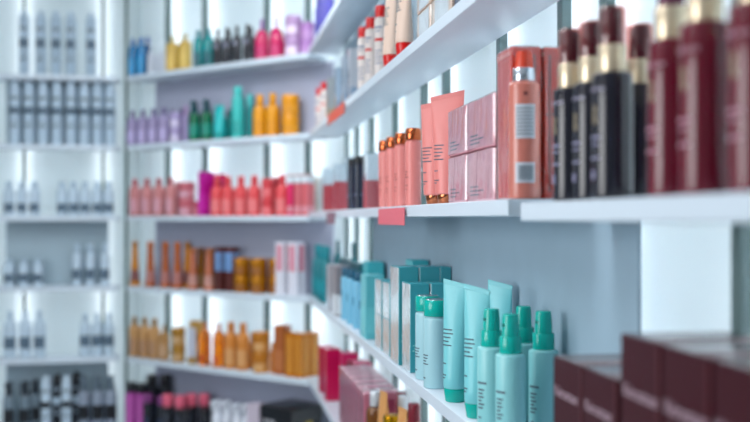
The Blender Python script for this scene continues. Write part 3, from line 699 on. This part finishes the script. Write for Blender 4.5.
# --- turquoise shelf
tl = mat('#1f8088', .3); tls = mat('#e4edf0', .14, .5, bump=.35, bscale=22); aqua = mat('#86ccd2', .4, coat=.1); tcap = mat('#26b0a4', .2)
def mirrorbox(w, d, h):
    def parts():
        return [('body', box(w, d, h, .001), mat('#4d9ea8', .25), None), ('mirror_face', box(w*.98, .0012, h*.985, .0003, 0, -d/2-.0004, h*.008), tls, 0),
                ('print', merge(*[box(.0008, ww, .0022, .0001, w/2+.0003, -d*.1, z) for z, ww in ((h*.3, d*.5), (h*.27, d*.4), (h*.24, d*.55))]), mat('#8fd0d0', .5), 0)]
    return parts
for i, q in enumerate((.0275, .0755, .1235-.0165)):
    if i < 2: put('product_carton', 'r4tb', mirrorbox(.09, .045, .2145), RW, 0, q+.0005, RV[3], 'tall teal carton with mirror face, %s row from the shelf edge' % ORD[i], 'box', 'tall teal cartons', A=-2.035-.045)
put('product_carton', 'r4tb3', mirrorbox(.09, .024, .2145), RW, 0, .1115, RV[3], 'tall teal carton against the back, third row from the shelf edge', 'box', 'tall teal cartons', A=-2.035-.045)
for i, q in enumerate((.030, .075)):
    put('product_carton', 'r4sb', mirrorbox(.078, .041, .1855), RW, 0, q, RV[3], 'lower teal carton with mirror face, %s row behind the white bottles' % ORD[i], 'box', 'lower teal cartons', A=-1.932-.039)
wht = mat('#acd2da', .35, coat=.1); silv = mat('#b9c4c8', .2, .8)
def whitebottle():
    r = .0245
    p = bottle(.167, r*2, .031, .0485, .006, wht, tcap, None, n=40, capbev=.1)()
    p.append(('cap_disc', lathe([(r*.86, 0), (r*.82, .0012)], 40, 1, .1668), silv, 1))
    p += arcprints(r, [(-14, .045+i*.0055, -14+[40, 28, 36][i % 3], .002) for i in range(4)] + [(-14, .018, 8, .0022)], M_INK, 0)
    return p
for px, q, lb in [(427.5, .030, 'pale aqua bottle with teal cap, next to the teal cartons'), (436.5, .025, 'pale aqua bottle with teal cap, next to the turquoise tubes')]:
    put('shampoo_bottle', 'r4wb', whitebottle, RW, px, q, RV[3], lb, 'bottle', 'pale aqua bottles', yaw=10)
ap = [(-.018, .098+i*.0068, [.018, .012, .016, .020][i % 4], .002) for i in range(5)] + [(-.017, .066, .007, .002), (-.017, .046, .008, .002), (-.017, .041, .006, .002)]
at_ = sqtube(.2105, .0205, .046, .0235, aqua, tcap, -.20, ap, 1.0, .0205)
for px, q, lb in [(455, .019+.006, 'turquoise squeeze tube on teal cap, next to the pale aqua bottles'), (477, .026, 'turquoise squeeze tube on teal cap, next to the aqua sprays'), (500, .095, 'turquoise squeeze tube in the rear row behind the aqua sprays')]:
    put('cosmetic_tube', 'r4at', at_, RW, px, q, RV[3], lb, 'tube', 'turquoise tubes', yaw=48)
spb = mat('#96cfd2', .35, coat=.1)
aspr = [(-12, .070, 34, .003)] + [(-6, .060-i*.0055, -6+[30, 24, 28, 18][i % 4], .0024) for i in range(6)] + [(-6, .018, 10, .002)]
def aquaspray():
    return mist(.183, .0436, .057, .0325, spb, tcap, mat('#0e7a74', .3), None, aspr, .004, fine=True)()
for px, q, lb in [(491.5, .025, 'aqua spray bottle with teal cap, front row touching the tubes'), (510.5, .030, 'aqua spray bottle with teal cap, front row beside the dark boxes'),
                  (523.5, .088, 'aqua spray bottle with teal cap, rear row showing only its cap'), (543.5, .092, 'aqua spray bottle with teal cap, rear row beside the dark boxes')]:
    put('spray_bottle', 'r4as', aquaspray, RW, px, q, RV[3], lb, 'spray bottle', 'aqua spray bottles', yaw=18)
# middle distance of the turquoise shelf
mb = mirrorbox(.085, .045, .085)
for i, (A, q) in enumerate([(-2.205, .032), (-2.31, .032)]):
    for k in range(2):
        put('product_carton', 'r4mc', mb, RW, 0, q, RV[3], 'mirror faced teal box, %s in the %s stack from the tall teal cartons' % (['lower', 'upper'][k], ORD[i]), 'box', 'stacked mirror boxes', A=A, dz=.0855*k)
put('product_carton', 'r4cy', carton(.10, .05, .19, mat('#57b4bc', .35), mat('#6cc2c8', .4)), RW, 0, .09, RV[3], 'plain light teal carton behind the stacked mirror boxes', 'box', A=-2.86)
put('product_carton', 'r4cy3', carton(.08, .04, .22, mat('#57b4bc', .35), mat('#6cc2c8', .4)), RW, 0, .10, RV[3], 'light teal carton peeking out behind the tall teal cartons', 'box', A=-2.28)
put('product_carton', 'r4cy2', carton(.09, .05, .17, mat('#6fbcc4', .35), mat('#7cc8ce', .4)), RW, 0, .032, RV[3], 'slim teal carton between mirror boxes and pale blue bottles', 'box', A=-2.53)
lb_ = mat('#86c2dc', .3, 0, .1)
lbb = bottle(.165, .034, .026, .030, .004, lb_, mat('#1a5670', .3), mat('#2f6f90', .4), (.5, .66), 22)
for i in range(4):
    put('shampoo_bottle', 'r4lb', lbb, RW, 0, .028, RV[3], 'pale blue bottle with dark cap, %s of four from the slim teal carton' % ORD[i], 'bottle', 'pale blue bottles', A=-2.62-.125*i)
put('product_carton', 'r4dk', carton(.5, .018, .178, mat('#125c66', .35), mat('#1a6a74', .4)), RW, 0, .072, RV[3], 'long dark teal box behind the pale blue bottles', 'box', A=-3.2)
conep = bottle(.235, .038, .05, .016, .07, mat('#0f7078', .3), mat('#0c5f68', .3))
row('shampoo_bottle', 'r4cn', conep, RW, [338, 353.5], .104, RV[3], 'dark teal pointed bottle behind the long box', 'the corner', 'bottle', 'pointed dark teal bottles')
put('product_carton', 'r4gc', carton(.08, .05, .165, mat('#8d8a90', .35), mat('#e4e8ec', .35), (.04, .42), pw=.9), RW, 0, .032, RV[3], 'grey carton with white base beside the pale blue bottles', 'box', A=-3.13)
put('product_carton', 'r4gc2', carton(.10, .05, .16, mat('#a5a4aa', .35), mat('#c3c8d0', .35), (.04, .3), pw=.9), RW, 0, .032, RV[3], 'lighter grey carton between grey carton and dark teal bottles', 'box', A=-3.30)
row('shampoo_bottle', 'r4dt', bottle(.215, .050, .05, .03, .05, mat('#14757e', .3), mat('#17808a', .3), mat('#1e8a94', .4), (.2, .5)), RW, [318, 322.5, 326.5], [.04, .04, .04], RV[3], 'dark teal bottle at the corner end', 'the corner', 'bottle', 'dark teal corner bottles')
# --- dark red boxes on the nearer lower shelf
drb = mat('#3e0e1a', .42, spec=.25, mottled=.1); dr_glare = mat('#857a7c', .18)  # the grey imitates film glare on the box tops
def darkbox(w, d, h, txt, size):
    def parts():
        lt = move(textmesh(txt, size), -w*.44, -d/2-.0002, h*.70)
        return [('body', box(w, d, h, .001), drb, None), ('lettering', lt, mat('#b09aa4', .4), 0),
                ('top_glare', box(w*.97, d*.97, .0008, .0002, 0, 0, h-.0003), dr_glare, 0),
                ('edge_stripe', box(.004, .0008, h*.97, .0002, w/2-.003, -d/2-.0002, h*.01), mat('#54141f', .3), 0)]
    return parts
B2 = -.328
for i, a in enumerate((-.9297, -.838, -.746, -.654)):
    put('product_carton', 'r5db', darkbox(.087, .12, .2085, 'Kérastase', .0195), RW, 0, .020+.06, B2, 'tall dark red box with pale lettering, %s from the turquoise sprays' % ORD[i], 'box', 'tall dark red boxes', A=a+.0455)
for i, a in enumerate((-1.125, -1.03)):
    put('product_carton', 'r5ds', darkbox(.092, .12, .158, 'Kérastase', .0185), RW, 0, .020+.06, B2, 'low dark red box with pale lettering, %s from the turquoise sprays' % ORD[i], 'box', 'low dark red boxes', A=a+.047)
# --- lowest wall shelf in view
mg = mat('#b0184e', .3); mg2 = mat('#7a1236', .3); mg3 = mat('#c43a68', .35)
for i, (A, q, m_, h, s) in enumerate([(-3.62, .04, mg, .17, 'crimson'), (-3.53, .05, mg2, .15, 'deep wine'), (-3.44, .04, mg, .185, 'bright crimson'), (-3.30, .08, mg3, .19, 'rose'), (-3.20, .09, mg2, .175, 'dark wine'), (-3.10, .095, mg3, .185, 'pale rose')]):
    put('product_carton', ('r6m', i), carton(.07, .055, h, m_, mat('#c85a80', .4) if i % 2 else None, (.3, .6)), RW, 0, q, RV[4], '%s carton on the low wall shelf towards the corner' % s, 'box', 'crimson cartons on the low wall shelf', A=A)
pb = carton(.068, .1, .185, mat('#cf8296', .35), mat('#a84a6a', .35), (.1, .9), M_WRAP, pw=.7)
for i, A in enumerate((-3.0, -2.92, -2.84, -2.755, -2.67, -2.585)):
    put('product_carton', 'r6p', pb, RW, 0, .062, RV[4], 'film wrapped dusky pink box, %s of six from the crimson cartons' % ORD[i], 'box', 'dusky pink boxes', A=A)
pj_ = bottle(.20, .05, .04, .03, .02, mat('#8a5a30', .15, 0, .4), mat('#cfd2d6', .2, .3), mat('#a83a50', .4), (.1, .6))
put('shampoo_bottle', 'r6b', pj_, RW, 0, .035, RV[4], 'amber bottle with pale cap beside the dusky pink boxes', 'bottle', 'amber bottles on the low wall shelf', A=-2.50)
put('shampoo_bottle', 'r6b', pj_, RW, 0, .095, RV[4], 'amber bottle with pale cap in the rear row of the low shelf', 'bottle', 'amber bottles on the low wall shelf', A=-2.42)
pe = mat('#cf9a66', .4)
pch = sqtube(.215, .024, .044, .03, pe, mat('#b8862a', .2, .7), .0)
for px, q, lb in [(383.5, .04, 'peach squeeze tube beside the amber bottles'), (402.5, .045, 'peach squeeze tube in the middle of the low shelf'), (421, .05, 'peach squeeze tube half hidden by the turquoise shelf')]:
    put('cosmetic_tube', 'r6t', pch, RW, px, q, RV[4], lb, 'tube', 'peach tubes', yaw=14)
row('cosmetic_jar', 'r6j', jar(.17, .05, mat('#c8745c', .35), mat('#b88a28', .2, .8), mat('#d99a84', .4)), RW, [392.5, 411.5], [.05, .05], RV[4], 'peach canister with gold lid between the peach tubes', 'the corner', 'canister', 'peach canisters')
row('shampoo_bottle', 'r6r', bottle(.20, .04, .05, .03, .01, mat('#8c2434', .3), mat('#7a2030', .3)), RW, [401.5, 414], .1, RV[4], 'dark red bottle behind the peach tubes', 'the corner', 'bottle', 'dark red bottles on the low wall shelf')

# ================================================================== room shell, light, camera
single('floor', ([(-5, -3, 0), (3, -3, 0), (3, 7, 0), (-5, 7, 0), (-5, -3, -.05), (3, -3, -.05), (3, 7, -.05), (-5, 7, -.05)], [(0, 1, 2, 3), (7, 6, 5, 4), (0, 4, 5, 1), (1, 5, 6, 2), (2, 6, 7, 3), (3, 7, 4, 0)]), mat('#b9bcc0', .35, mottled=.1), kind='structure')
single('ceiling', ([(-5, -3, 2.75), (3, -3, 2.75), (3, 7, 2.75), (-5, 7, 2.75), (-5, -3, 2.8), (3, -3, 2.8), (3, 7, 2.8), (-5, 7, 2.8)], [(3, 2, 1, 0), (4, 5, 6, 7), (0, 1, 5, 4), (1, 2, 6, 5), (2, 3, 7, 6), (3, 0, 4, 7)]), mat('#e6e8ea', .7), kind='structure')
def area(x, y, z, sx, sy, e, col=(1, 1, 1), tgt=None):
    l = bpy.data.lights.new('ceiling_or_fill_lamp', 'AREA'); l.shape = 'RECTANGLE'; l.size = sx; l.size_y = sy; l.energy = e; l.color = col
    o = bpy.data.objects.new('ceiling_or_fill_lamp', l); COL.objects.link(o); o.location = (x, y, z)
    if tgt: o.rotation_euler = (Vector(tgt) - Vector((x, y, z))).to_track_quat('-Z', 'Y').to_euler()
    return o
area(-1.0, 1.2, 2.72, 1.2, .5, 20, (.93, .97, 1))
area(-.75, 3.1, 2.72, 1.2, .5, 20, (.93, .97, 1))
area(-2.6, .4, 1.75, 1.8, 1.5, 56, (.96, .98, 1), (.4, 1.3, 1.5))  # added lamp left of the camera, unseen, for streaks on glossy bottles
for x, y, e in ((-.35, 2.6, 9), (-.95, 2.2, 9)):       # two added spots, unseen, for specular dots on the amber bottles
    l = bpy.data.lights.new('added_highlight_spot', 'SPOT'); l.energy = e*2; l.shadow_soft_size = .035; l.spot_size = R_(110); l.spot_blend = .6
    o = bpy.data.objects.new('added_highlight_spot', l); COL.objects.link(o); o.location = (x, y, 2.7)
    o.rotation_euler = (Vector((-.8, 4.4, 1.0)) - o.location).to_track_quat('-Z', 'Y').to_euler()
w = bpy.data.worlds.new('shop_air'); SC.world = w; w.use_nodes = True
w.node_tree.nodes['Background'].inputs[0].default_value = lin('#b8d0dc')
w.node_tree.nodes['Background'].inputs[1].default_value = .42
cam = bpy.data.cameras.new('camera'); co = bpy.data.objects.new('camera', cam); COL.objects.link(co)
co.location = (0, 0, EYE); co.rotation_euler = (R_(90), 0, 0)
cam.sensor_width = 36; cam.lens = F/750*36; cam.shift_y = 7.5/750
cam.clip_start = .05
cam.dof.use_dof = True; cam.dof.focus_distance = 1.72; cam.dof.aperture_fstop = 2.1; cam.dof.aperture_blades = 9
SC.camera = co
vs = SC.view_settings; vs.view_transform = 'Standard'; vs.look = 'None'; vs.gamma = 1; vs.exposure = -.12
SC.cycles.use_denoising = True
SC.cycles.transparent_max_bounces = 16
